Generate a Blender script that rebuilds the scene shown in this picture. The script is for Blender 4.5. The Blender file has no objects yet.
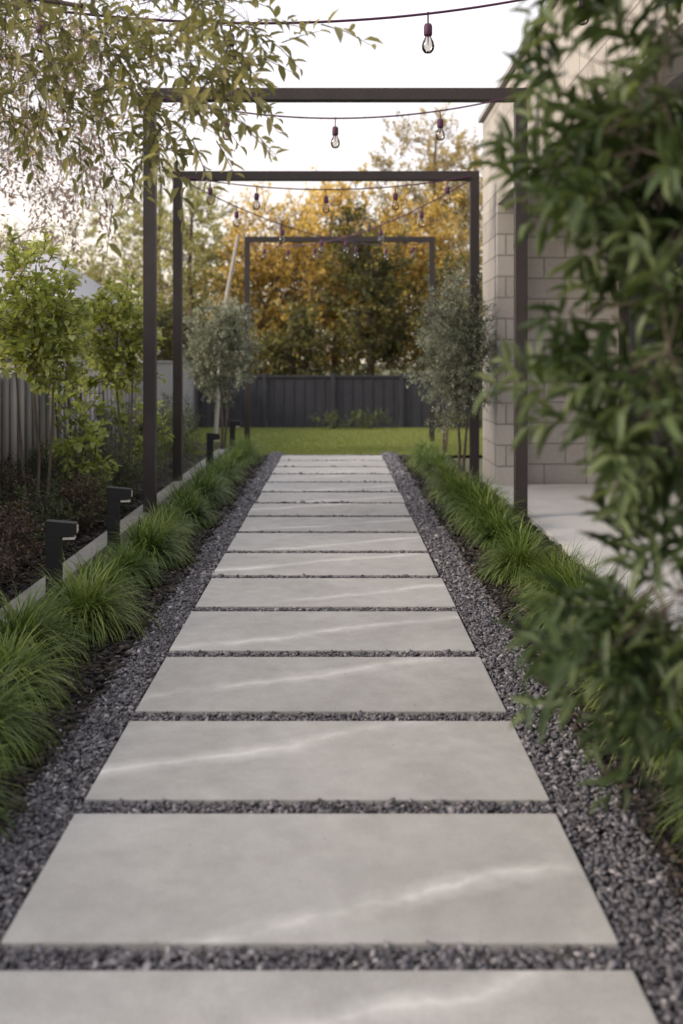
import bpy, bmesh, math, random
import numpy as np
from mathutils import Vector
rng = np.random.default_rng(7)
random.seed(7)
H = 1.13
S = bpy.context.scene
col = S.collection

# ------------------------------------------------------------------ helpers
def link(o, parent=None):
    col.objects.link(o)
    if parent: o.parent = parent
    return o
def empty(name, loc=(0,0,0)):
    e = bpy.data.objects.new(name, None); e.location = loc; e.empty_display_size = .1
    return link(e)
def norm(v):
    v = np.asarray(v, float)
    return v/np.maximum(np.linalg.norm(v, axis=-1, keepdims=True), 1e-9)

class Acc:
    def __init__(s): s.V=[]; s.F=[]; s.L=[]; s.A=[]; s.T=[]; s.M=[]; s.n=0
    def add(s, verts, loops, totals, attr, t, mi=0):
        s.V.append(verts); s.F.append(loops+s.n); s.L.append(totals); s.A.append(attr); s.T.append(t)
        s.M.append(np.full(len(totals), mi)); s.n += len(verts)
    def inst(s, V, faces, P, B, Sc, rnd, t=None, mi=0):
        N=len(P); n=len(V)
        if N==0: return
        loc = V[None]*Sc[:,None,:]
        W = P[:,None,:]+np.einsum('nij,nvj->nvi', B, loc)
        lp = np.concatenate([np.array(f) for f in faces]); tot=np.array([len(f) for f in faces])
        L = (lp[None]+np.arange(N)[:,None]*n).ravel()
        if t is None: t = np.zeros(n)
        s.add(W.reshape(-1,3), L, np.tile(tot,N), np.repeat(rnd,n), np.tile(t,N), mi)
    def tube(s, pts, rad, sides=6, mi=0, rnd=.5):
        pts=np.array(pts,float); k=len(pts); rad=np.array(rad,float)
        d=np.gradient(pts,axis=0); d=norm(d)
        ref=np.array([0.13,.97,.21]) if abs(d[:,2]).mean()>.6 else np.array([0.1,.1,1.])
        x=norm(np.cross(d,ref)); y=np.cross(d,x)
        a=np.linspace(0,2*np.pi,sides,endpoint=False)
        ring=pts[:,None]+rad[:,None,None]*(np.cos(a)[None,:,None]*x[:,None]+np.sin(a)[None,:,None]*y[:,None])
        loops=[]; 
        for i in range(k-1):
            for j in range(sides):
                j2=(j+1)%sides
                loops+= [i*sides+j,i*sides+j2,(i+1)*sides+j2,(i+1)*sides+j]
        nf=(k-1)*sides
        s.add(ring.reshape(-1,3), np.array(loops), np.full(nf,4), np.full(k*sides,rnd), np.zeros(k*sides), mi)
    def build(s, name, mats, parent=None, smooth=False):
        V=np.concatenate(s.V); F=np.concatenate(s.F); L=np.concatenate(s.L)
        m=bpy.data.meshes.new(name)
        m.vertices.add(len(V)); m.vertices.foreach_set('co',V.astype(np.float32).ravel())
        m.loops.add(len(F)); m.loops.foreach_set('vertex_index',F.astype(np.int32))
        m.polygons.add(len(L)); st=np.concatenate([[0],np.cumsum(L)[:-1]])
        m.polygons.foreach_set('loop_start',st.astype(np.int32))
        m.polygons.foreach_set('loop_total',L.astype(np.int32))
        m.polygons.foreach_set('material_index',np.concatenate(s.M).astype(np.int32))
        if smooth: m.polygons.foreach_set('use_smooth',np.ones(len(L),bool))
        m.update(calc_edges=True)
        a=m.attributes.new('rnd','FLOAT','POINT'); a.data.foreach_set('value',np.concatenate(s.A).astype(np.float32))
        a=m.attributes.new('tt','FLOAT','POINT'); a.data.foreach_set('value',np.concatenate(s.T).astype(np.float32))
        for mt in mats: m.materials.append(mt)
        return link(bpy.data.objects.new(name,m),parent)

def basis(d, up=None):
    d=norm(d)
    if up is None: up=rng.normal(size=d.shape)
    x=norm(np.cross(d,up)); z=np.cross(x,d)
    return np.stack([x,d,z],axis=2)

def box(name, lo, hi, mat, parent=None, bevel=0.0, loc=None):
    bm=bmesh.new()
    lo=Vector(lo); hi=Vector(hi); c=(lo+hi)/2
    bmesh.ops.create_cube(bm,size=1)
    for v in bm.verts: v.co=Vector((v.co.x*(hi.x-lo.x),v.co.y*(hi.y-lo.y),v.co.z*(hi.z-lo.z)))
    if bevel>0: bmesh.ops.bevel(bm,geom=bm.edges[:],offset=bevel,segments=2,affect='EDGES',profile=.6)
    m=bpy.data.meshes.new(name); bm.to_mesh(m); bm.free(); m.materials.append(mat)
    o=bpy.data.objects.new(name,m); o.location=c
    return link(o,parent)

# ------------------------------------------------------------------ materials
class NT:
    def __init__(s,name):
        s.m=bpy.data.materials.new(name); s.m.use_nodes=True
        s.t=s.m.node_tree; s.t.nodes.clear()
        s.out=s.n('ShaderNodeOutputMaterial')
    def n(s,t,**k):
        nd=s.t.nodes.new(t)
        for a,b in k.items(): setattr(nd,a,b)
        return nd
    def l(s,a,b): s.t.links.new(a,b)
    def math(s,op,a,b=0.0):
        m=s.n('ShaderNodeMath',operation=op)
        for i,v in enumerate((a,b)):
            if isinstance(v,(int,float)): m.inputs[i].default_value=v
            else: s.l(v,m.inputs[i])
        return m.outputs[0]
    def ramp(s,fac,stops):
        r=s.n('ShaderNodeValToRGB'); e=r.color_ramp.elements
        while len(e)<len(stops): e.new(.5)
        for i,(p,c) in enumerate(stops):
            e[i].position=p; e[i].color=(*c,1)
        s.l(fac,r.inputs[0]); return r.outputs[0]
    def noise(s,scale,vec=None,detail=4,rough=.55,dist=0):
        n=s.n('ShaderNodeTexNoise'); n.inputs['Scale'].default_value=scale; n.inputs['Detail'].default_value=detail
        n.inputs['Roughness'].default_value=rough; n.inputs['Distortion'].default_value=dist
        if vec is not None: s.l(vec,n.inputs['Vector'])
        return n.outputs['Fac']
    def mix(s,fac,a,b,mode='MIX'):
        m=s.n('ShaderNodeMix',data_type='RGBA',blend_type=mode)
        for sock,v in ((m.inputs[0],fac),(m.inputs[6],a),(m.inputs[7],b)):
            if isinstance(v,(int,float)): sock.default_value=v
            elif isinstance(v,tuple): sock.default_value=(*v,1)
            else: s.l(v,sock)
        return m.outputs[2]
    def bump(s,h,strength=.3,dist=.01):
        b=s.n('ShaderNodeBump'); b.inputs['Strength'].default_value=strength; b.inputs['Distance'].default_value=dist
        s.l(h,b.inputs['Height']); return b.outputs[0]
    def pbsdf(s,colr,rough=.7,normal=None,metal=0,spec=.5):
        p=s.n('ShaderNodeBsdfPrincipled')
        if isinstance(colr,tuple): p.inputs['Base Color'].default_value=(*colr,1)
        else: s.l(colr,p.inputs['Base Color'])
        if isinstance(rough,(int,float)): p.inputs['Roughness'].default_value=rough
        else: s.l(rough,p.inputs['Roughness'])
        p.inputs['Metallic'].default_value=metal; p.inputs['Specular IOR Level'].default_value=spec
        if normal is not None: s.l(normal,p.inputs['Normal'])
        return p
    def done(s,sh): s.l(sh,s.out.inputs[0]); return s.m
    def pos(s): return s.n('ShaderNodeNewGeometry').outputs['Position']
    def obj(s): return s.n('ShaderNodeTexCoord').outputs['Object']
    def attr(s,a): return s.n('ShaderNodeAttribute',attribute_name=a).outputs['Fac']

def leaf_mat(name, c0, c1, c2, trans=.35, rough=.5, tcol=None, grad=False):
    q=NT(name)
    c=q.ramp(q.attr('rnd'),[(0,c0),(.5,c1),(1,c2)])
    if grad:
        g=q.ramp(q.attr('tt'),[(0,(.20,.19,.17)),(.4,(.75,.75,.7)),(1,(1.75,1.55,1.3))])  # self-shading at blade base painted in; yellowish tips are blade colour
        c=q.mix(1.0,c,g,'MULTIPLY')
    p=q.pbsdf(c,rough,spec=.3)
    tr=q.n('ShaderNodeBsdfTranslucent')
    tc=q.mix(1.0,c,tcol or (1.5,1.5,.8),'MULTIPLY'); q.l(tc,tr.inputs[0])
    mx=q.n('ShaderNodeMixShader'); mx.inputs[0].default_value=trans
    q.l(p.outputs[0],mx.inputs[1]); q.l(tr.outputs[0],mx.inputs[2])
    return q.done(mx.outputs[0])

def m_slab():
    q=NT('paver_stone')
    tc=q.obj(); oi=q.n('ShaderNodeObjectInfo'); R=oi.outputs['Random']
    mu=q.n('ShaderNodeVectorMath',operation='SCALE'); mu.inputs[0].default_value=(17,31,9); q.l(R,mu.inputs['Scale'])
    ad=q.n('ShaderNodeVectorMath',operation='ADD'); q.l(tc,ad.inputs[0]); q.l(mu.outputs[0],ad.inputs[1]); v=ad.outputs[0]
    base=q.ramp(q.noise(2.0,v,8,.65,.5),[(.26,(.262,.257,.247)),(.5,(.325,.319,.307)),(.74,(.39,.383,.37))])
    mo=q.ramp(q.noise(14,v,6,.7),[(.3,(.91,.91,.905)),(.7,(1.06,1.06,1.06))])
    c=q.mix(1.0,base,mo,'MULTIPLY')
    sp=q.ramp(q.noise(190,v,3,.7),[(.3,(.84,.84,.84)),(.55,(1,1,1)),(.75,(1.08,1.08,1.08))])
    c=q.mix(1.0,c,sp,'MULTIPLY')
    sx=q.n('ShaderNodeSeparateXYZ'); q.l(tc,sx.inputs[0])
    def vein(slope,offmul,seed,amp,w):
        r=q.math('FRACT',q.math('MULTIPLY',R,seed))
        u=q.math('SUBTRACT',sx.outputs[1],q.math('MULTIPLY',sx.outputs[0],slope))
        u=q.math('ADD',u,q.math('MULTIPLY',q.math('SUBTRACT',r,.5),offmul))
        nz=q.math('MULTIPLY',q.math('SUBTRACT',q.noise(2.6,v,8,.66),.5),amp)
        u=q.math('ABSOLUTE',q.math('ADD',u,nz))
        return q.ramp(u,[(0,(1,1,1)),(w*.3,(.5,.5,.5)),(w,(0,0,0))])
    v1=vein(.42,.5,7.31,.22,.06)
    mk=q.ramp(q.noise(2.4,v,5,.65),[(.36,(.0,.0,.0)),(.58,(.95,.95,.95))])
    c=q.mix(q.mix(1.0,v1,mk,'MULTIPLY'),c,(.53,.525,.51))
    cl=q.ramp(q.noise(4,v,7,.75),[(.5,(0,0,0)),(.8,(.5,.5,.5))])
    c=q.mix(cl,c,(.19,.182,.17))
    ts=q.ramp(R,[(0,(.93,.93,.93)),(1,(1.07,1.07,1.065))])
    c=q.mix(1.0,c,ts,'MULTIPLY')
    r=q.ramp(q.noise(9,v,4),[(.3,(.5,.5,.5)),(.7,(.75,.75,.75))])
    p=q.pbsdf(c,r,q.bump(q.noise(120,v,5,.7),.2,.004),spec=.35)
    return q.done(p.outputs[0])
def m_gravel():
    q=NT('slate_gravel')
    c=q.ramp(q.attr('rnd'),[(0,(.022,.020,.027)),(.35,(.060,.056,.068)),(.7,(.12,.113,.128)),(.92,(.22,.21,.225)),(1,(.40,.38,.38))])
    c=q.mix(.3,c,q.ramp(q.noise(60,q.pos(),3),[(.3,(.045,.042,.05)),(.7,(.2,.19,.2))]))
    return q.done(q.pbsdf(c,.55,q.bump(q.noise(200,q.pos(),3),.2,.002)).outputs[0])
def m_gravelbase():
    q=NT('gravel_bed_base')
    c=q.ramp(q.noise(90,q.pos(),3),[(.35,(.012,.011,.013)),(.7,(.07,.065,.075))])
    return q.done(q.pbsdf(c,.9,q.bump(q.noise(60,q.pos(),3),.8,.01)).outputs[0])
def m_mulch():
    q=NT('mulch_soil')
    c=q.ramp(q.noise(45,q.pos(),6,.7),[(.3,(.008,.006,.006)),(.55,(.022,.016,.014)),(.8,(.05,.038,.031))])
    return q.done(q.pbsdf(c,.95,q.bump(q.noise(35,q.pos(),6,.7),1,.02)).outputs[0])
def m_bark():
    q=NT('mulch_chip')
    c=q.ramp(q.attr('rnd'),[(0,(.007,.005,.005)),(.6,(.020,.015,.012)),(1,(.065,.047,.036))])
    return q.done(q.pbsdf(c,.9).outputs[0])
def m_lawn():
    q=NT('lawn_grass')
    c=q.ramp(q.noise(6,q.pos(),6,.7),[(.3,(.09,.12,.03)),(.55,(.16,.19,.05)),(.8,(.23,.25,.08))])
    return q.done(q.pbsdf(c,.9,q.bump(q.noise(80,q.pos(),3),1,.02)).outputs[0])
def m_ground():
    q=NT('ground_earth')
    c=q.ramp(q.noise(1.5,q.pos(),6,.7),[(.3,(.05,.06,.025)),(.6,(.09,.095,.04)),(.8,(.13,.12,.07))])
    return q.done(q.pbsdf(c,.95).outputs[0])
def m_conc(name,a,b,bump=.25):
    q=NT(name)
    c=q.ramp(q.noise(3,q.pos(),8,.65),[(.3,a),(.7,b)])
    sp=q.ramp(q.noise(150,q.pos(),3),[(.3,(.85,.85,.85)),(.7,(1.06,1.06,1.06))])
    c=q.mix(1.0,c,sp,'MULTIPLY')
    return q.done(q.pbsdf(c,.85,q.bump(q.noise(90,q.pos(),4),bump,.004)).outputs[0])
def m_paint(name,c,rough=.45,metal=0.0,var=.2):
    q=NT(name)
    d=tuple(x*(1-var) for x in c); e=tuple(x*(1+var) for x in c)
    cc=q.ramp(q.noise(7,q.pos(),6,.7),[(.3,d),(.7,e)])
    r=q.ramp(q.noise(15,q.pos(),5),[(.3,(rough-.08,)*3),(.7,(rough+.1,)*3)])
    return q.done(q.pbsdf(cc,r,q.bump(q.noise(250,q.pos(),2),.08,.002),metal,spec=.35).outputs[0])
def m_paling():
    q=NT('fence_paling_timber')
    c=q.ramp(q.attr('rnd'),[(0,(.19,.185,.18)),(.5,(.28,.27,.26)),(1,(.36,.35,.34))])
    mp=q.n('ShaderNodeMapping'); mp.inputs['Scale'].default_value=(1,1,.08); q.l(q.pos(),mp.inputs[0])
    n=q.noise(70,mp.outputs[0],5,.7)
    c=q.mix(1.0,c,q.ramp(n,[(.3,(.8,.8,.8)),(.7,(1.1,1.1,1.1))]),'MULTIPLY')
    return q.done(q.pbsdf(c,.8,q.bump(n,.3,.003)).outputs[0])
def m_block():
    q=NT('stone_blockwork')
    sx=q.n('ShaderNodeSeparateXYZ'); q.l(q.pos(),sx.inputs[0])
    ad=q.math('ADD',sx.outputs[0],sx.outputs[1])
    cb=q.n('ShaderNodeCombineXYZ'); q.l(ad,cb.inputs[0]); q.l(sx.outputs[2],cb.inputs[1])
    b=q.n('ShaderNodeTexBrick'); q.l(cb.outputs[0],b.inputs['Vector'])
    b.inputs['Scale'].default_value=1; b.inputs['Brick Width'].default_value=.39; b.inputs['Row Height'].default_value=.19
    b.inputs['Mortar Size'].default_value=.008; b.inputs['Mortar Smooth'].default_value=.2
    b.inputs['Color1'].default_value=(.33,.31,.29,1); b.inputs['Color2'].default_value=(.45,.425,.40,1); b.inputs['Mortar'].default_value=(.20,.185,.175,1)
    c=q.mix(.3,b.outputs['Color'],q.ramp(q.noise(25,q.pos(),5,.7),[(.3,(.27,.25,.235)),(.7,(.46,.435,.41))]))
    inv=q.math('SUBTRACT',1.0,b.outputs['Fac'])
    return q.done(q.pbsdf(c,.9,q.bump(inv,.8,.015)).outputs[0])
def m_wood(name,a,b):
    q=NT(name)
    mp=q.n('ShaderNodeMapping'); mp.inputs['Scale'].default_value=(1,1,.15); q.l(q.pos(),mp.inputs[0])
    n=q.noise(60,mp.outputs[0],5,.7)
    return q.done(q.pbsdf(q.ramp(n,[(.3,a),(.7,b)]),.85,q.bump(n,.5,.004)).outputs[0])
def m_glass():
    q=NT('bulb_glass')
    g=q.n('ShaderNodeBsdfGlossy'); g.inputs['Roughness'].default_value=.05; g.inputs[0].default_value=(.9,.9,.9,1)
    t=q.n('ShaderNodeBsdfTransparent'); t.inputs[0].default_value=(.8,.77,.74,1)
    fr=q.n('ShaderNodeFresnel'); fr.inputs[0].default_value=1.6
    mx=q.n('ShaderNodeMixShader'); q.l(fr.outputs[0],mx.inputs[0]); q.l(t.outputs[0],mx.inputs[1]); q.l(g.outputs[0],mx.inputs[2])
    return q.done(mx.outputs[0])

SLAB=m_slab(); GRAV=m_gravel(); GBASE=m_gravelbase(); MULCH=m_mulch(); BARK=m_bark(); LAWN=m_lawn(); GROUND=m_ground()
KERB=m_conc('kerb_concrete',(.17,.16,.15),(.27,.255,.235)); PATIO=m_conc('patio_concrete',(.42,.415,.415),(.52,.515,.51),.1)
STEEL=m_paint('frame_steel',(.030,.024,.025),.5); BLACK=m_paint('bollard_black',(.008,.008,.010),.5)
FENCE=m_paint('fence_grey',(.25,.245,.245),.6,var=.15); DFENCE=m_paint('fence_charcoal',(.028,.028,.036),.6); PALING=m_paling()
BLOCK=m_block(); WOOD=m_wood('bark_wood',(.05,.038,.03),(.13,.10,.08))
PALEWOOD=m_wood('pale_wood',(.3,.28,.25),(.42,.39,.35))
GLASS=m_glass(); CABLE=m_paint('cable_plum',(.07,.022,.06),.6)
WHITE=m_paint('painted_wall_pale',(.40,.39,.39),.8,var=.06); ROOF=m_paint('roof_pale_metal',(.33,.33,.345),.6,var=.08)
LENS=m_conc('bollard_diffuser',(.5,.48,.45),(.6,.58,.55))
WINGL=m_paint('window_glass_dark',(.03,.035,.04),.1)

# ------------------------------------------------------------------ world, sun, camera
w=bpy.data.worlds.new('World'); S.world=w; w.use_nodes=True; nt=w.node_tree; nt.nodes.clear()
out=nt.nodes.new('ShaderNodeOutputWorld'); bg=nt.nodes.new('ShaderNodeBackground')
sk=nt.nodes.new('ShaderNodeTexSky'); sk.sky_type='NISHITA'; sk.sun_disc=False
SE=math.radians(26); SR=math.radians(-108)   # hazy low sun from the left
sk.sun_elevation=SE; sk.sun_rotation=SR; sk.dust_density=4; sk.air_density=1.2
bg2=nt.nodes.new('ShaderNodeBackground')
tc=nt.nodes.new('ShaderNodeTexCoord'); sp=nt.nodes.new('ShaderNodeSeparateXYZ'); nt.links.new(tc.outputs['Generated'],sp.inputs[0])
rp=nt.nodes.new('ShaderNodeValToRGB'); nt.links.new(sp.outputs[2],rp.inputs[0])
e=rp.color_ramp.elements; e[0].position=0.0; e[0].color=(.97,.80,.64,1); e[1].position=.6; e[1].color=(1.04,1.01,1.06,1)
x=e.new(.2); x.color=(.88,.79,.765,1)
nt.links.new(rp.outputs[0],bg2.inputs[0]); bg2.inputs[1].default_value=1.15
nt.links.new(sk.outputs[0],bg.inputs[0]); bg.inputs[1].default_value=.08
ads=nt.nodes.new('ShaderNodeAddShader'); nt.links.new(bg.outputs[0],ads.inputs[0]); nt.links.new(bg2.outputs[0],ads.inputs[1])
nt.links.new(ads.outputs[0],out.inputs[0])
sd=bpy.data.lights.new('sun','SUN'); sd.energy=2.9; sd.angle=math.radians(18); sd.color=(1,.85,.67)
so=link(bpy.data.objects.new('sun',sd))
dirv=Vector((math.sin(SR)*math.cos(SE),math.cos(SR)*math.cos(SE),math.sin(SE)))
so.rotation_euler=dirv.to_track_quat('Z','Y').to_euler(); so.location=dirv*30

cd=bpy.data.cameras.new('camera'); co=link(bpy.data.objects.new('camera',cd)); co.location=(0,0,H); co.rotation_euler=(math.radians(90),0,0)
cd.sensor_fit='VERTICAL'; cd.sensor_height=36; cd.sensor_width=24; cd.lens=1000/1024*36
cd.shift_y=-(512-362)/1024; cd.shift_x=(341.5-336)/1024
cd.clip_end=3000; cd.clip_start=.05
cd.dof.use_dof=True; cd.dof.focus_distance=4.5; cd.dof.aperture_fstop=2.2
S.camera=co
S.view_settings.view_transform='Standard'; S.view_settings.look='None'; S.view_settings.exposure=0

def sheet(name,x0,x1,y0,y1,z,mat,nx=1,ny=1,amp=0):
    xs=np.linspace(x0,x1,nx+1); ys=np.linspace(y0,y1,ny+1)
    V=[(a,b,z+(rng.normal()*amp if amp else 0)) for b in ys for a in xs]
    F=[(j*(nx+1)+i,j*(nx+1)+i+1,(j+1)*(nx+1)+i+1,(j+1)*(nx+1)+i) for j in range(ny) for i in range(nx)]
    m=bpy.data.meshes.new(name); m.from_pydata(V,[],F); m.materials.append(mat)
    if amp:
        for p in m.polygons: p.use_smooth=True
    return link(bpy.data.objects.new(name,m))

# ------------------------------------------------------------------ ground
sheet('ground',-600,600,-600,900,-.06,GROUND)
sheet('gravel_bed',-.82,.75,-1.2,12.35,-.03,GBASE)
sheet('mulch_bed',-1.32,-.80,-1.2,12.3,-.016,MULCH,14,200,.008)
sheet('mulch_bed',.73,1.36,-1.2,12.3,-.016,MULCH,14,200,.008)
sheet('mulch_bed',-2.7,-1.42,-1.2,14,-.015,MULCH,20,160,.012)
sheet('lawn',-2.7,7,12.35,17.8,-.02,LAWN)
box('garden_kerb',(-1.46,-1.2,-.05),(-1.34,12.3,.06),KERB,bevel=.008)
box('patio_slab',(1.38,1.2,-.05),(6,9.1,.02),PATIO,bevel=.006)

# pavers
path=empty('paver_path',(0,0,0))
fr=[-.62,.03,.66,1.29,1.945,2.586,3.238,3.92,4.62,5.31,6.0]
while fr[-1]<12: fr.append(fr[-1]+.69)
for i in range(len(fr)-1):
    j=rng.normal()*.003
    o=box('paver_%d'%(i+1),(-.652+j,fr[i],-.04),(.552+j,fr[i+1]-.085,rng.normal()*.001),SLAB,path,bevel=.004)
    o.rotation_euler=(0,0,rng.normal()*.0012)
edges=[(fr[i+1]-.085,fr[i+1]) for i in range(len(fr)-1)]

# gravel chips
bm=bmesh.new(); bmesh.ops.create_icosphere(bm,subdivisions=1,radius=1)
bm.verts.ensure_lookup_table(); IV=np.array([v.co[:] for v in bm.verts]); IF=[[v.index for v in f.verts] for f in bm.faces]; bm.free()
def chips(acc,n,x0,x1,y0,y1,z,zr,s,flat=.45,tilt=.35):
    P=np.stack([rng.uniform(x0,x1,n),rng.uniform(y0,y1,n),z+rng.uniform(-zr,zr,n)],1)
    a=rng.uniform(0,2*np.pi,n); d=np.stack([np.cos(a),np.sin(a),rng.normal(0,tilt,n)],1)
    up=np.tile([0,0,1.],(n,1))+rng.normal(0,tilt,(n,3))
    B=basis(d,up)
    L=s*rng.lognormal(0,.33,n)
    Sc=np.stack([L*rng.uniform(.4,.75,n),L,L*flat*rng.uniform(.5,1.2,n)],1)
    for k in range(6):
        m=np.arange(n)%6==k
        Vk=IV*(1+np.random.default_rng(k).uniform(-.4,.25,(len(IV),1)))
        acc.inst(Vk,IF,P[m],B[m],Sc[m],rng.uniform(0,1,m.sum()))
g=Acc()
def gravel_zone(x0,x1,y0,y1,z=-.011):
    area=(x1-x0)*(y1-y0)
    ym=(y0+y1)/2
    s=.0085 if ym<5 else (.0110 if ym<8 else .016)
    n=int(area*(18000 if ym<5 else (9000 if ym<8 else 4000)))
    chips(g,n,x0,x1,y0,y1,z,.009,s,.42,.5)
for ya in np.arange(.6,12.3,.5):
    gravel_zone(-.815,-.66,ya,ya+.5); gravel_zone(.56,.745,ya,ya+.5)
    chips(g,14,-.88,-.8,ya,ya+.5,-.004,.004,.009,.42); chips(g,14,.74,.80,ya,ya+.5,-.004,.004,.009,.42)
for a,b in edges:
    if b>.6: gravel_zone(-.66,.56,a+.006,b-.006)
chips(g,160,-.64,.54,1.2,8,.002,.0008,.0018,.5)
g.build('slate_gravel',[GRAV])
mc=Acc()
chips(mc,9000,-1.33,-.79,1,6,-.006,.012,.014,.3); chips(mc,9000,.72,1.36,.8,6,-.006,.012,.014,.3)
chips(mc,7000,-2.5,-1.46,3,9,-.003,.012,.02,.3); chips(mc,3000,-1.33,-.79,6,12,-.006,.012,.022,.3); chips(mc,3000,.72,1.36,6,12,-.006,.012,.022,.3)
mc.build('mulch_chips',[BARK])

# ------------------------------------------------------------------ grasses: rounded, separate mounds
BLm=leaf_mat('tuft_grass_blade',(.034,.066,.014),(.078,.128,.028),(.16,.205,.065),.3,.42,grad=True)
def tuft(acc,cx,cy,h,r,n,w):
    a=rng.uniform(0,2*np.pi,n); lean=rng.beta(1.5,1.0,n); L=h*rng.uniform(.8,1.15,n)
    k=6; t=np.linspace(0,1,k)
    out_=np.stack([np.cos(a),np.sin(a),np.zeros(n)],1)
    side=np.stack([-np.sin(a),np.cos(a),np.zeros(n)],1)+rng.normal(0,.3,(n,3))*[1,1,0]
    b0=np.stack([cx+rng.normal(0,r*.13,n),cy+rng.normal(0,r*.13,n),np.full(n,-.01)],1)
    th0=lean*.62
    bend=rng.uniform(.85,1.15,n)
    pts=np.zeros((n,k,3)); pts[:,0]=b0
    for i in range(1,k):
        th=th0+(t[i]**1.5)*(.55+2.2*lean)*bend
        st=L/(k-1)
        pts[:,i]=pts[:,i-1]+out_*(np.sin(th)*st)[:,None]+np.array([0,0,1])*(np.cos(th)*st)[:,None]
    pts[:,:,2]=np.maximum(pts[:,:,2],-.005)
    ww=w*np.array([.8,1,.95,.8,.55,.08])
    V=np.stack([pts-side[:,None]*ww[None,:,None]*.5,pts+side[:,None]*ww[None,:,None]*.5],2).reshape(n,-1,3)
    f=[]
    for i in range(k-1): f+=[2*i,2*i+1,2*i+3,2*i+2]
    loops=(np.array(f)[None]+np.arange(n)[:,None]*2*k).ravel()
    base=rng.uniform(.2,.7)
    rn=np.clip(base+rng.normal(0,.25,n),0,1)
    acc.add(V.reshape(-1,3),loops,np.full(n*(k-1),4),np.repeat(rn,2*k),np.tile(np.repeat(t,2),n))
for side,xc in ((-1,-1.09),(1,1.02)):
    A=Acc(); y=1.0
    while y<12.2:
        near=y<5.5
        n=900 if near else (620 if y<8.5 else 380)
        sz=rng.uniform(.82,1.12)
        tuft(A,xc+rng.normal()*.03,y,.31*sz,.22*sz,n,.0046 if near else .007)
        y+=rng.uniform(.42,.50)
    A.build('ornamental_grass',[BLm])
A=Acc(); n=60000
P=np.stack([rng.uniform(-2.4,2.6,n),12.36+rng.uniform(0,1,n)**1.2*5.0,np.full(n,-.02)],1)
d=np.tile([0,0,1.],(n,1))+rng.normal(0,.35,(n,3))
LM=leaf_mat('lawn_blade',(.11,.14,.035),(.19,.22,.06),(.28,.29,.10),.3,.6)
A.inst(np.array([[-.5,0,0],[.5,0,0],[0,1,0]]),[[0,1,2]],P,basis(d),np.stack([np.full(n,.008),rng.uniform(.02,.035,n),np.ones(n)],1),rng.uniform(0,1,n))
A.build('lawn_blades',[LM])

# ------------------------------------------------------------------ plants
LV=np.array([[0,0,0],[-.5,.3,.12],[0,.32,0],[.5,.3,.12],[-.42,.68,.05],[0,.68,-.06],[.42,.68,.05],[0,1,-.16]])
LFc=[[0,2,1],[0,3,2],[1,2,5,4],[2,3,6,5],[4,5,7],[5,6,7]]
QV=np.array([[0,0,0],[-.5,.5,.05],[0,1,-.05],[.5,.5,.05]]); QF=[[0,3,2,1]]

def shoots(acc, starts, dirs, length, nl, leafL, leafW, rnd0, spread=.9, detailed=True, twig=None, droop=0.):
    for p,d,r0 in zip(starts,dirs,rnd0):
        d=norm(d); ln=length*rng.uniform(.7,1.3)
        m=max(3,int(nl*rng.uniform(.7,1.2)))
        t=(np.arange(m)+1)/m
        curve=np.outer(t**2,np.array([0,0,-droop]))*ln
        pos=p+np.outer(t*ln,d)+curve
        if twig is not None:
            twig.tube([p,p+d*ln*.5+curve[m//2],pos[-1]],[leafW*.1,leafW*.07,leafW*.04],4)
        a=np.arange(m)*2.4+rng.uniform(0,6)
        u=norm(np.cross(d,[.3,.2,.9])); v=np.cross(d,u)
        rad=np.cos(a)[:,None]*u+np.sin(a)[:,None]*v
        ld=norm(d*(1-.55*spread*(1-t*.5))[:,None]+rad*spread+rng.normal(0,.15,(m,3))+np.array([0,0,-droop*.4]))
        up=np.tile([0,0,1.],(m,1))+rng.normal(0,.35,(m,3))
        L=leafL*rng.uniform(.65,1.2,m)*(1-.25*t)
        Sc=np.stack([leafW/leafL*L*rng.uniform(.8,1.15,m),L,L],1)
        V,F=(LV,LFc) if detailed else (QV,QF)
        acc.inst(V,F,pos,basis(ld,up),Sc,np.clip(r0+rng.normal(0,.18,m)+.2*(t-.5),0,1))

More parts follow.
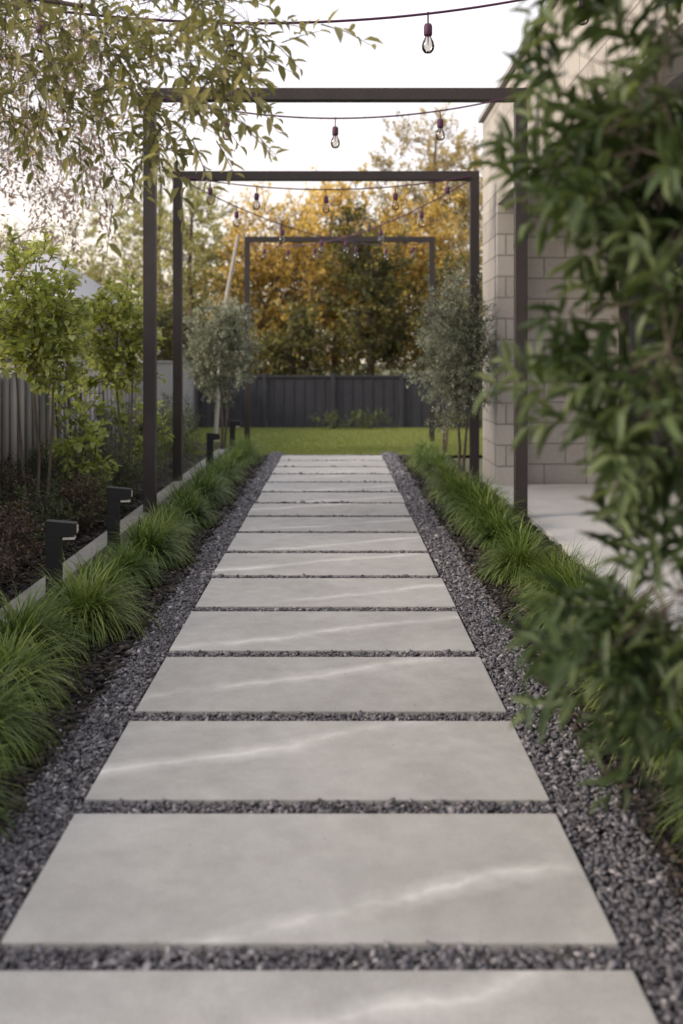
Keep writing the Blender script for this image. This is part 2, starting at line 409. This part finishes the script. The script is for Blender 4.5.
def plant(name, base, mat, trunks, clusters, crad, nshoot, length, nl, leafL, leafW, detailed=True, tr=.02, spread=.9, droop=0., up=.4, wood=WOOD, centre=None, limb=1.0, shade=None):
    base=np.array(base,float)
    root=empty(name,tuple(base))
    T=Acc(); Fo=Acc()
    tp=[]
    for tr_pts in trunks:
        pts=np.array(tr_pts,float); T.tube(pts,np.linspace(tr,tr*.35,len(pts)),7); 
        for i in range(len(pts)-1):
            for q in np.linspace(0,1,6): tp.append(pts[i]*(1-q)+pts[i+1]*q)
    tp=np.array(tp)
    c0=np.array(centre if centre is not None else clusters.mean(0))
    order=np.argsort(np.linalg.norm(clusters[:,None]-tp[None],axis=2).min(1))
    zmin,zmax=clusters[:,2].min(),clusters[:,2].max()
    for ci in order:
        c=clusters[ci]
        below=tp[tp[:,2]<c[2]+.05] if (tp[:,2]<c[2]+.05).any() else tp
        dd=np.linalg.norm(below-c,axis=1)+.3*np.abs(below[:,2]-c[2]+.15)
        s=below[dd.argmin()]; Lc=np.linalg.norm(c-s)
        mid=(s+c)/2+np.array([0,0,.08])*Lc+rng.normal(0,.03,3)*Lc
        k=min(1.,.35+Lc/ (8*crad+1e-6))
        T.tube([s,mid,c],[tr*.32*limb*k,tr*.2*limb*k,tr*.12*limb],5)
        tp=np.concatenate([tp,[mid*.5+c*.5,c]])
        v0=rng.uniform(.1,.8)
        if shade is not None: v0=rng.uniform(-.1,.55)+shade*(c[2]-zmin)/(zmax-zmin+1e-6)  # leaf colour lightens with height, painting sunlit crown tops
        r0=np.full(nshoot,np.clip(v0,0,1))
        off=rng.normal(0,crad*.45,(nshoot,3))
        st=c+off
        dr=norm(norm(off)*.8+norm(c-c0)*.6+rng.normal(0,.4,(nshoot,3))+np.array([0,0,up]))
        shoots(Fo,st,dr,length,nl,leafL,leafW,r0,spread,detailed,T if nshoot*len(clusters)<1500 else None,droop)
        for s2 in st[:]:
            T.tube([c,s2],[tr*.1*limb,tr*.06*limb],3)
    a=T.build('trunk_and_branches',[wood],root,True); b=Fo.build('foliage',[mat],root)
    for o in (a,b): o.location=tuple(-base)
    return root

def ell(n,c,r,shell=.45):
    d=norm(rng.normal(size=(n,3))); q=rng.uniform(shell,1,n)**(.6)
    return np.array(c)+d*q[:,None]*np.array(r)
def pw(px,py,d): return np.array([(px-336)/1000*d, d, H+(362-py)/1000*d])

# --- right foreground bush
BUSH=leaf_mat('bush_leaf',(.032,.052,.020),(.072,.105,.042),(.17,.21,.105),.25,.36)
tips=[pw(*a) for a in [(610,130,1.6),(600,180,1.65),(625,75,1.7),(612,215,1.6),(640,150,1.55),(620,415,1.6),(635,370,1.6),(628,440,1.65),(650,420,1.55),
      (620,615,1.6),(635,645,1.6),(655,670,1.6),(665,610,1.55),(655,300,1.6),(645,20,1.6),(660,90,1.5),(672,690,1.6),
      (662,250,1.5),(668,350,1.5),(680,590,1.5),(680,160,1.5),(690,670,1.7),(655,-30,1.6),(664,200,1.6),(668,300,1.7),(672,410,1.7),(655,130,1.7),(655,400,1.7),
      (690,620,1.7),(690,700,1.75)]]
inner=ell(225,(1.13,1.8,1.42),(.54,.62,.95),.1)
keep=~((inner[:,0]<.80)&(inner[:,2]>.74)&(inner[:,2]<1.0))     # natural gap between two branch tiers
inner=inner[keep]
cl=np.concatenate([np.array(tips),inner])
plant('evergreen_shrub',(1.14,1.85,0),BUSH,
  [[(1.14,1.85,-.03),(1.08,1.8,.5),(.95,1.75,1.1),(.85,1.7,1.7)],[(1.16,1.85,-.03),(1.2,1.85,.7),(1.17,1.8,1.3),(1.12,1.75,2.1)],[(1.12,1.83,-.03),(1.02,1.78,.35),(.92,1.7,.65),(.8,1.65,.75)]],
  cl,.12,7,.08,12,.080,.0178,tr=.02,spread=.85,up=.3)

# --- overhanging leaves top left
OV=leaf_mat('overhang_leaf',(.13,.14,.055),(.24,.245,.105),(.38,.355,.19),.5,.45,(1.3,1.2,.85))
tips=[pw(x_,y_,d_) for x_,y_,d_ in [(250,25,2.9),(225,50,3.0),(200,35,3.1),(205,85,3.0),(170,65,3.0),(140,30,3.2),(235,10,3.0),(180,110,3.0),(160,130,3.1),(120,55,3.1),
   (100,20,3.2),(75,65,3.2),(60,30,3.3),(30,60,3.2),(20,100,3.3),(200,5,3.1),(150,0,3.2),(210,105,2.9),(185,130,3.2),(60,100,3.4),(110,90,3.3),(140,95,3.2),(90,110,3.4),(45,0,3.3),(5,20,3.3),(10,130,3.4),
   (170,20,3.4),(120,10,3.4),(80,40,3.4),(195,60,3.3),(150,80,3.4)]]
cl=np.concatenate([np.array(tips),ell(60,(-1.45,3.3,2.6),(.85,.8,.6),.1)])
plant('overhanging_garden_tree',(-1.85,3.4,0),OV,[[(-1.85,3.4,-.02),(-1.88,3.4,.8),(-1.8,3.35,1.7),(-1.6,3.3,2.3),(-1.2,3.25,2.35),(-.8,3.15,2.25)],[(-1.8,3.35,1.6),(-1.9,3.4,2.3),(-1.9,3.4,3.1)]],
  cl,.19,7,.12,8,.066,.023,tr=.022,spread=.9,droop=.35,up=.0,limb=.45)

# --- pinkish tree further left
PK=leaf_mat('mauve_leaf',(.24,.17,.15),(.36,.28,.23),(.48,.41,.29),.5,.6,(1.15,1.0,.95))
cl=ell(200,(-2.85,7.6,3.15),(1.5,1.2,1.3),.1)
plant('blossom_tree',(-3.3,8.0,0),PK,[[(-3.3,8.0,-.02),(-3.25,8.0,1.2),(-3.1,7.8,2.4),(-3.0,7.7,3.6)]],cl,.25,9,.2,10,.06,.026,False,tr=.05,droop=.5,up=-.1,limb=.5,wood=PALEWOOD)

# --- young trees left
YG=leaf_mat('young_leaf',(.13,.16,.035),(.26,.30,.09),(.42,.44,.19),.42,.45)
for (bx,by,zt,rx,rz,n) in ((-1.98,6.6,1.42,.36,.50,66),(-1.72,7.9,1.32,.27,.44,52),(-2.3,5.9,1.35,.32,.55,30),(-2.3,8.6,1.35,.3,.5,30)):
    cl=ell(n,(bx,by,zt),(rx,rx,rz),.1)
    plant('young_tree',(bx,by,0),YG,[[(bx,by,-.02),(bx+.02,by,.5),(bx-.02,by,1.0),(bx,by,zt+rz*.7)],[(bx+.06,by,-.02),(bx+.1,by,.6),(bx+.12,by,1.2)],[(bx-.05,by,-.02),(bx-.1,by,.6),(bx-.14,by,1.15)]],
      cl,.11,5,.10,8,.072,.044,tr=.014,up=.4,limb=.7)
YG2=leaf_mat('lime_leaf',(.15,.19,.045),(.27,.32,.095),(.40,.44,.17),.4,.45)
for bx,by in ((-1.85,7.3),(-1.75,8.8)):
    cl=ell(12,(bx,by,.55),(.2,.2,.25),.1)
    plant('broadleaf_shrub',(bx,by,0),YG2,[[(bx,by,-.02),(bx,by,.5)]],cl,.1,5,.1,6,.085,.05,tr=.01)

# --- olive trees
OL=leaf_mat('olive_leaf',(.11,.13,.085),(.24,.265,.195),(.43,.455,.36),.2,.45,(1.2,1.2,.9))
for (bx,by,zc,rx,rz,n) in ((1.10,9.0,1.22,.33,.66,135),(-1.42,12.4,1.28,.44,.58,150),(1.35,12.6,1.1,.35,.5,50)):
    cl=ell(n,(bx,by,zc),(rx,rx,rz),.1)
    plant('olive_tree',(bx,by,0),OL,[[(bx,by,-.02),(bx+.015,by,.35),(bx-.015,by,.8),(bx,by,zc+rz*.6)],[(bx+.03,by,-.02),(bx+.07,by,.45),(bx+.1,by,.9)]],
      cl,.11,8,.10,12,.055 if by>10 else .048,.02 if by>10 else .015,False,tr=.018,up=.5,limb=.6)

# --- low shrubs in left bed
SB1=leaf_mat('shrub_leaf_dark',(.022,.034,.014),(.05,.068,.025),(.11,.135,.055),.2,.5)
SB2=leaf_mat('shrub_leaf_bronze',(.035,.022,.018),(.07,.045,.033),(.13,.10,.06),.2,.5)
SB3=leaf_mat('shrub_leaf_mid',(.05,.072,.022),(.10,.13,.042),(.20,.23,.09),.25,.5)
for (bx,by,r,hh,mt) in ((-1.72,4.6,.2,.3,SB2),(-1.75,5.3,.24,.32,SB2),(-1.8,6.1,.24,.34,SB1),(-2.15,5.3,.3,.42,SB1),(-2.2,6.6,.26,.4,SB2),(-1.75,7.0,.22,.34,SB3),(-1.75,8.4,.26,.45,SB3),
   (-2.2,8.2,.26,.5,SB3),(-1.75,9.6,.3,.6,SB3),(-2.15,10,.3,.75,SB1),(-1.75,11,.3,.6,SB3),(-2.0,12.2,.35,.7,SB1),(-2.1,4.3,.3,.35,SB1),(-1.7,3.7,.2,.22,SB2),(-2.2,13.3,.3,.5,SB3),
   (-2.2,7.3,.24,.42,SB1),(-1.72,6.6,.18,.3,SB2),(-2.2,9.1,.26,.6,SB1),(-1.7,7.7,.2,.36,SB1),(-1.75,4.1,.22,.26,SB1),(-2.1,4.8,.25,.35,SB2),(-1.7,10.3,.26,.5,SB3)):
    cl=ell(34,(bx,by,hh*.55),(r,r,hh*.5),.1); cl[:,2]=np.maximum(cl[:,2],.04)
    plant('garden_shrub',(bx,by,0),mt,[[(bx,by,-.02),(bx,by,hh*.5)]],cl,.07,8,.07,9,.03,.014,False,tr=.008,up=.5)
for bx in (-.1,.35,.62,1.9,2.3):
    cl=ell(10,(bx,17.0,.12),(.3,.2,.12),.1)
    plant('garden_shrub',(bx,17.0,0),SB3,[[(bx,17,-.02),(bx,17,.15)]],cl,.07,6,.1,8,.06,.02,False,tr=.008,up=.5)

# --- background trees (green below to golden tops: low sunlight painted into leaf colour)
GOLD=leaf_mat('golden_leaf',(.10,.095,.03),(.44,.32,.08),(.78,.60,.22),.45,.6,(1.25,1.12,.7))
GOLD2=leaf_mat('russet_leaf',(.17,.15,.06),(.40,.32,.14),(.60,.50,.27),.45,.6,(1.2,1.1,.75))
DKG=leaf_mat('dark_green_leaf',(.035,.045,.016),(.085,.092,.03),(.26,.22,.055),.25,.6)
PG=leaf_mat('hazed_pale_green_leaf',(.18,.18,.08),(.32,.31,.15),(.48,.45,.25),.45,.6)  # background leaf colours lightened in place of distance haze
def bigtree(name,x_,y_,h,rx,mat,n,zlow=.35,ry=None,leaf=.2,shoot=10,dens=9,shade=None):
    zc=h*(zlow+1)/2; rz=h*(1-zlow)/2
    cl=ell(n,(x_,y_,zc),(rx,ry or rx,rz),.1)
    plant(name,(x_,y_,0),mat,[[(x_,y_,-.05),(x_+rx*.05,y_,h*.3),(x_-rx*.05,y_,h*.6),(x_,y_,h*.9)]],cl,rx*.22,shoot,.35,dens,leaf,leaf*.6,False,tr=.11,up=.2,limb=.5,shade=shade)
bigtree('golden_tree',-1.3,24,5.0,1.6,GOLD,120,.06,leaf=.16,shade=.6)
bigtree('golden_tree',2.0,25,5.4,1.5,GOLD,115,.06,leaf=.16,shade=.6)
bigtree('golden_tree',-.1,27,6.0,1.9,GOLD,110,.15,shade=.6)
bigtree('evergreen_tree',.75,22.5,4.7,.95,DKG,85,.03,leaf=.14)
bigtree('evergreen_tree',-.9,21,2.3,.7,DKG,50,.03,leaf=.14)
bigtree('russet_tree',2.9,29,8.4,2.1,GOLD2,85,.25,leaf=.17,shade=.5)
bigtree('russet_tree',4.6,33,8.8,2.0,GOLD2,50,.25)
bigtree('pale_tree',-3.6,25,5.4,1.5,PG,60,.15,leaf=.16)
bigtree('pale_tree',-4.9,28,6.8,1.9,PG,60,.2,leaf=.17)
bigtree('evergreen_tree',-3.2,22,2.5,1.0,DKG,60,.05,leaf=.14)
bigtree('evergreen_tree',3.0,22,3.4,1.2,DKG,60,.03,leaf=.14)
bigtree('pale_tree',-8.5,30,5.6,2.4,PG,50,.15)
bigtree('golden_tree',6.5,26,6.0,2.2,GOLD,60,.15)
cl=np.stack([rng.uniform(-16,16,260),34+rng.uniform(0,3,260),rng.uniform(.2,1,260)*(3.4+.9*np.sin(np.linspace(0,19,260)))],1)
cl=cl[np.argsort(cl[:,0])]; cl[:,2]=np.minimum(cl[:,2],3.2+np.sin(cl[:,0]*1.3)*.8)
plant('distant_tree_belt',(0,35,0),leaf_mat('belt_leaf',(.09,.09,.035),(.20,.18,.07),(.36,.30,.13),.35,.6),
   [[(x_,35.5,-.05),(x_+.1,35.5,1.2),(x_,35.5,2.6)] for x_ in range(-15,16,3)],cl,.8,8,.5,9,.26,.17,False,tr=.1,up=.3,limb=.5)

# ------------------------------------------------------------------ steel frames
def portal(y,xl,xr,zt,b):
    r=empty('steel_arbor_frame',((xl+xr)/2,y,0))
    def bx(n,lo,hi):
        o=box(n,lo,hi,STEEL,r,bevel=.003); o.location=o.location-r.location
    h=b/2
    bx('post_left',(xl-h,y-h,-.03),(xl+h,y+h,zt-b)); bx('post_right',(xr-h,y-h,-.03),(xr+h,y+h,zt-b))
    bx('beam',(xl-h-.001,y-h-.001,zt-b),(xr+h+.001,y+h+.001,zt))
    for s_,x_ in (('left',xl),('right',xr)): bx('base_plate_'+s_,(x_-h-.04,y-h-.04,-.03),(x_+h+.04,y+h+.04,-.012))
portal(7.15,-1.33,1.32,3.08,.085)
portal(9.04,-1.43,1.25,2.85,.08)
portal(14.3,-1.27,1.37,2.92,.075)

# ------------------------------------------------------------------ fences
f=empty('paling_fence',(-2.55,0,0))
def cb(n,lo,hi,mat,par,bevel=0):
    o=box(n,lo,hi,mat,par,bevel); o.location=o.location-par.location; return o
A=Acc(); CV=np.array([[-.5,-.5,0],[.5,-.5,0],[.5,.5,0],[-.5,.5,0],[-.5,-.5,1],[.5,-.5,1],[.5,.5,1],[-.5,.5,1]]); CF=[[3,2,1,0],[4,5,6,7],[0,1,5,4],[1,2,6,5],[2,3,7,6],[3,0,4,7]]
ys=np.arange(-1,13,.19); n=len(ys)
P=np.stack([np.full(n,-2.5)+2.55,ys,np.full(n,.02)],1); B=np.tile(np.eye(3),(n,1,1))
A.inst(CV,CF,P,B,np.stack([np.full(n,.03),np.full(n,.10),1.03+rng.normal(0,.006,n)],1),rng.uniform(0,1,n))
o=A.build('palings',[PALING],f)
cb('backing',(-2.58,-1,.0),(-2.562,13,1.04),DFENCE,f)
cb('rail_low',(-2.56,-1,.25),(-2.517,13,.33),FENCE,f); cb('rail_top',(-2.56,-1,.82),(-2.517,13,.90),FENCE,f); cb('cap',(-2.56,-1,1.066),(-2.47,13,1.09),FENCE,f)
for i,yy in enumerate(np.arange(-.5,13.5,2.4)): cb('post_%d'%i,(-2.68,yy-.05,-.05),(-2.585,yy+.05,1.05),FENCE,f)
f=empty('panel_wall',(-2.5,0,0))
for i,(a,b) in enumerate(((13.02,15.2),(15.25,17.4))): cb('panel_%d'%i,(-2.53,a,-.05),(-2.47,b,1.12),FENCE,f,.004)
cb('coping',(-2.55,13.02,1.121),(-2.45,17.4,1.15),FENCE,f)
f=empty('charcoal_fence',(0,17.5,0))
x0=-2.45; i=0
while x0<8:
    cb('panel_%d'%i,(x0+.04,17.5,-.02),(x0+1.16,17.53,.86),DFENCE,f)
    for j in range(6): cb('rib_%d_%d'%(i,j),(x0+.12+j*.18,17.488,.02),(x0+.15+j*.18,17.4995,.84),DFENCE,f)
    cb('post_%d'%i,(x0-.035,17.46,-.05),(x0+.035,17.54,.93),DFENCE,f,.004)
    cb('rail_%d'%i,(x0+.036,17.47,.862),(x0+1.164,17.54,.90),DFENCE,f); x0+=1.2; i+=1

# ------------------------------------------------------------------ house right
hs=empty('stone_house',(1.45,9,0))
cb('column',(1.45,9.0,-.05),(1.66,9.9,2.55),BLOCK,hs,.006)
cb('parapet_beam',(1.452,2.2,2.552),(1.70,9.898,3.5),BLOCK,hs,.006)
cb('back_wall',(1.662,9.2,-.05),(6,9.88,2.55),BLOCK,hs)
cb('upper_wall',(1.702,9.2,2.552),(6,9.88,3.5),BLOCK,hs)
cb('side_wall',(4.6,2.2,-.05),(4.8,9.19,2.55),BLOCK,hs)
cb('coping',(1.41,2.18,3.502),(6.02,9.93,3.55),ROOF,hs,.004)
cb('column_front',(1.45,2.2,-.05),(1.66,2.7,2.55),BLOCK,hs,.006)
cb('door_frame',(2.6,9.15,.0),(3.9,9.198,2.2),STEEL,hs); cb('door_glass',(2.67,9.13,.06),(3.83,9.149,2.13),WINGL,hs)
# neighbour house left
nh=empty('neighbour_house',(-9,21,0))
cb('walls',(-14,19,-.05),(-5.2,25,2.3),WHITE,nh)
m=bpy.data.meshes.new('roof'); 
V=[(-14.4,18.6,2.3),(-4.8,18.6,2.3),(-4.8,25.4,2.3),(-14.4,25.4,2.3),(-13.4,22,3.5),(-6.2,22,3.5)]
m.from_pydata([(a+9,b-21,c) for a,b,c in V],[],[(0,1,5,4),(2,3,4,5),(1,2,5),(3,0,4),(0,3,2,1)]); m.materials.append(ROOF)
link(bpy.data.objects.new('roof',m),nh)
for i,xx in enumerate((-12,-9.5,-7)): cb('window_%d'%i,(xx,18.97,1.1),(xx+1.1,18.999,2.0),WINGL,nh)
A=Acc(); A.tube([pw(222,330,15),pw(226,300,15),pw(238,235,15)],[.03,.028,.025],8); A.tube([(pw(222,330,15)*[1,1,0]+[-.1,0,-.05]),pw(222,330,15)],[.035,.03],8)
A.build('timber_pole',[PALEWOOD],None,True)

# ------------------------------------------------------------------ bollards
for (yy) in (4.56,5.78,10.2,12.4):
    xx=-1.285; r=empty('bollard_light',(xx,yy,0)); a=.034
    r.rotation_euler=(0,0,math.radians(8))
    def lb(n,lo,hi,m_,bv=.002): return box(n,lo,hi,m_,r,bv)
    lb('post',(-a,-a,-.03),(a,a,.335),BLACK)
    bm=bmesh.new()
    pr=[(-a,.3355),(a+.005,.3355),(a+.068,.345),(a+.068,.395),(-a,.41)]
    vs=[[bm.verts.new((px_,s_*(a+.001),pz_)) for px_,pz_ in pr] for s_ in (-1,1)]
    bm.faces.new(vs[0]); bm.faces.new(vs[1][::-1])
    for k in range(5): bm.faces.new([vs[0][k],vs[1][k],vs[1][(k+1)%5],vs[0][(k+1)%5]])
    bmesh.ops.recalc_face_normals(bm,faces=bm.faces[:]); bmesh.ops.bevel(bm,geom=bm.edges[:],offset=.002,segments=2,affect='EDGES')
    m=bpy.data.meshes.new('head'); bm.to_mesh(m); bm.free(); m.materials.append(BLACK); link(bpy.data.objects.new('head',m),r)
    lb('diffuser',(a+.006,-a+.006,.322),(a+.06,a-.006,.334),LENS,.001)
    lb('slot',(a+.0685,-a+.008,.352),(a+.071,a-.008,.385),LENS,.0005)

# ------------------------------------------------------------------ string lights
def string(p0,p1,sag,bulbs,drop=.05,sc=1.0):
    p0=np.array(p0); p1=np.array(p1); r=empty('festoon_string_light',tuple(p0))
    T=Acc(); t=np.linspace(0,1,40)
    f_=lambda q: p0*(1-q)+p1*q-np.array([0,0,1])*sag*4*q*(1-q)
    T.tube([f_(q) for q in t],np.full(40,.006),6)
    G=Acc()
    for q in bulbs:
        c=f_(q)
        T.tube([c+[0,0,.008],c-[0,0,drop]],[.004,.004],6)
        z=c-np.array([0,0,drop])
        prof=[(0.004,.002),(.016,0),(.02,-.012),(.02,-.05),(.017,-.056),(.002,-.057)]
        T.tube([z+[0,0,b_*sc] for a_,b_ in prof],[a_*sc for a_,b_ in prof],12)
        prof=[(.013,-.056),(.017,-.066),(.027,-.085),(.031,-.104),(.028,-.122),(.018,-.135),(.002,-.14)]
        G.tube([z+[0,0,b_*sc] for a_,b_ in prof],[a_*sc for a_,b_ in prof],14)
        T.tube([z-[0,0,.058*sc],z-[0,0,.10*sc]],[.004,.002],5)
    for o in (T.build('cable_and_sockets',[CABLE],r,True),G.build('bulbs',[GLASS],r,True)): o.location=tuple(-p0)
string((-1.88,4.2,2.72),(1.455,5.0,3.06),.20,[.18,.42,.695,.93])
string((-1.29,7.10,3.02),(1.28,7.10,3.02),.16,[.2,.50,.79],.06,1.1)
string((-1.39,8.99,2.80),(1.21,8.99,2.80),.12,[.1,.26,.5,.74,.92],.06,1.1)
string((-1.39,9.1,2.78),(1.33,14.25,2.85),.25,[.15,.3,.45,.6,.75,.9],.05,1.1)
string((-1.23,14.25,2.83),(1.21,9.1,2.78),.25,[.1,.25,.4,.55,.7,.85],.05,1.1)
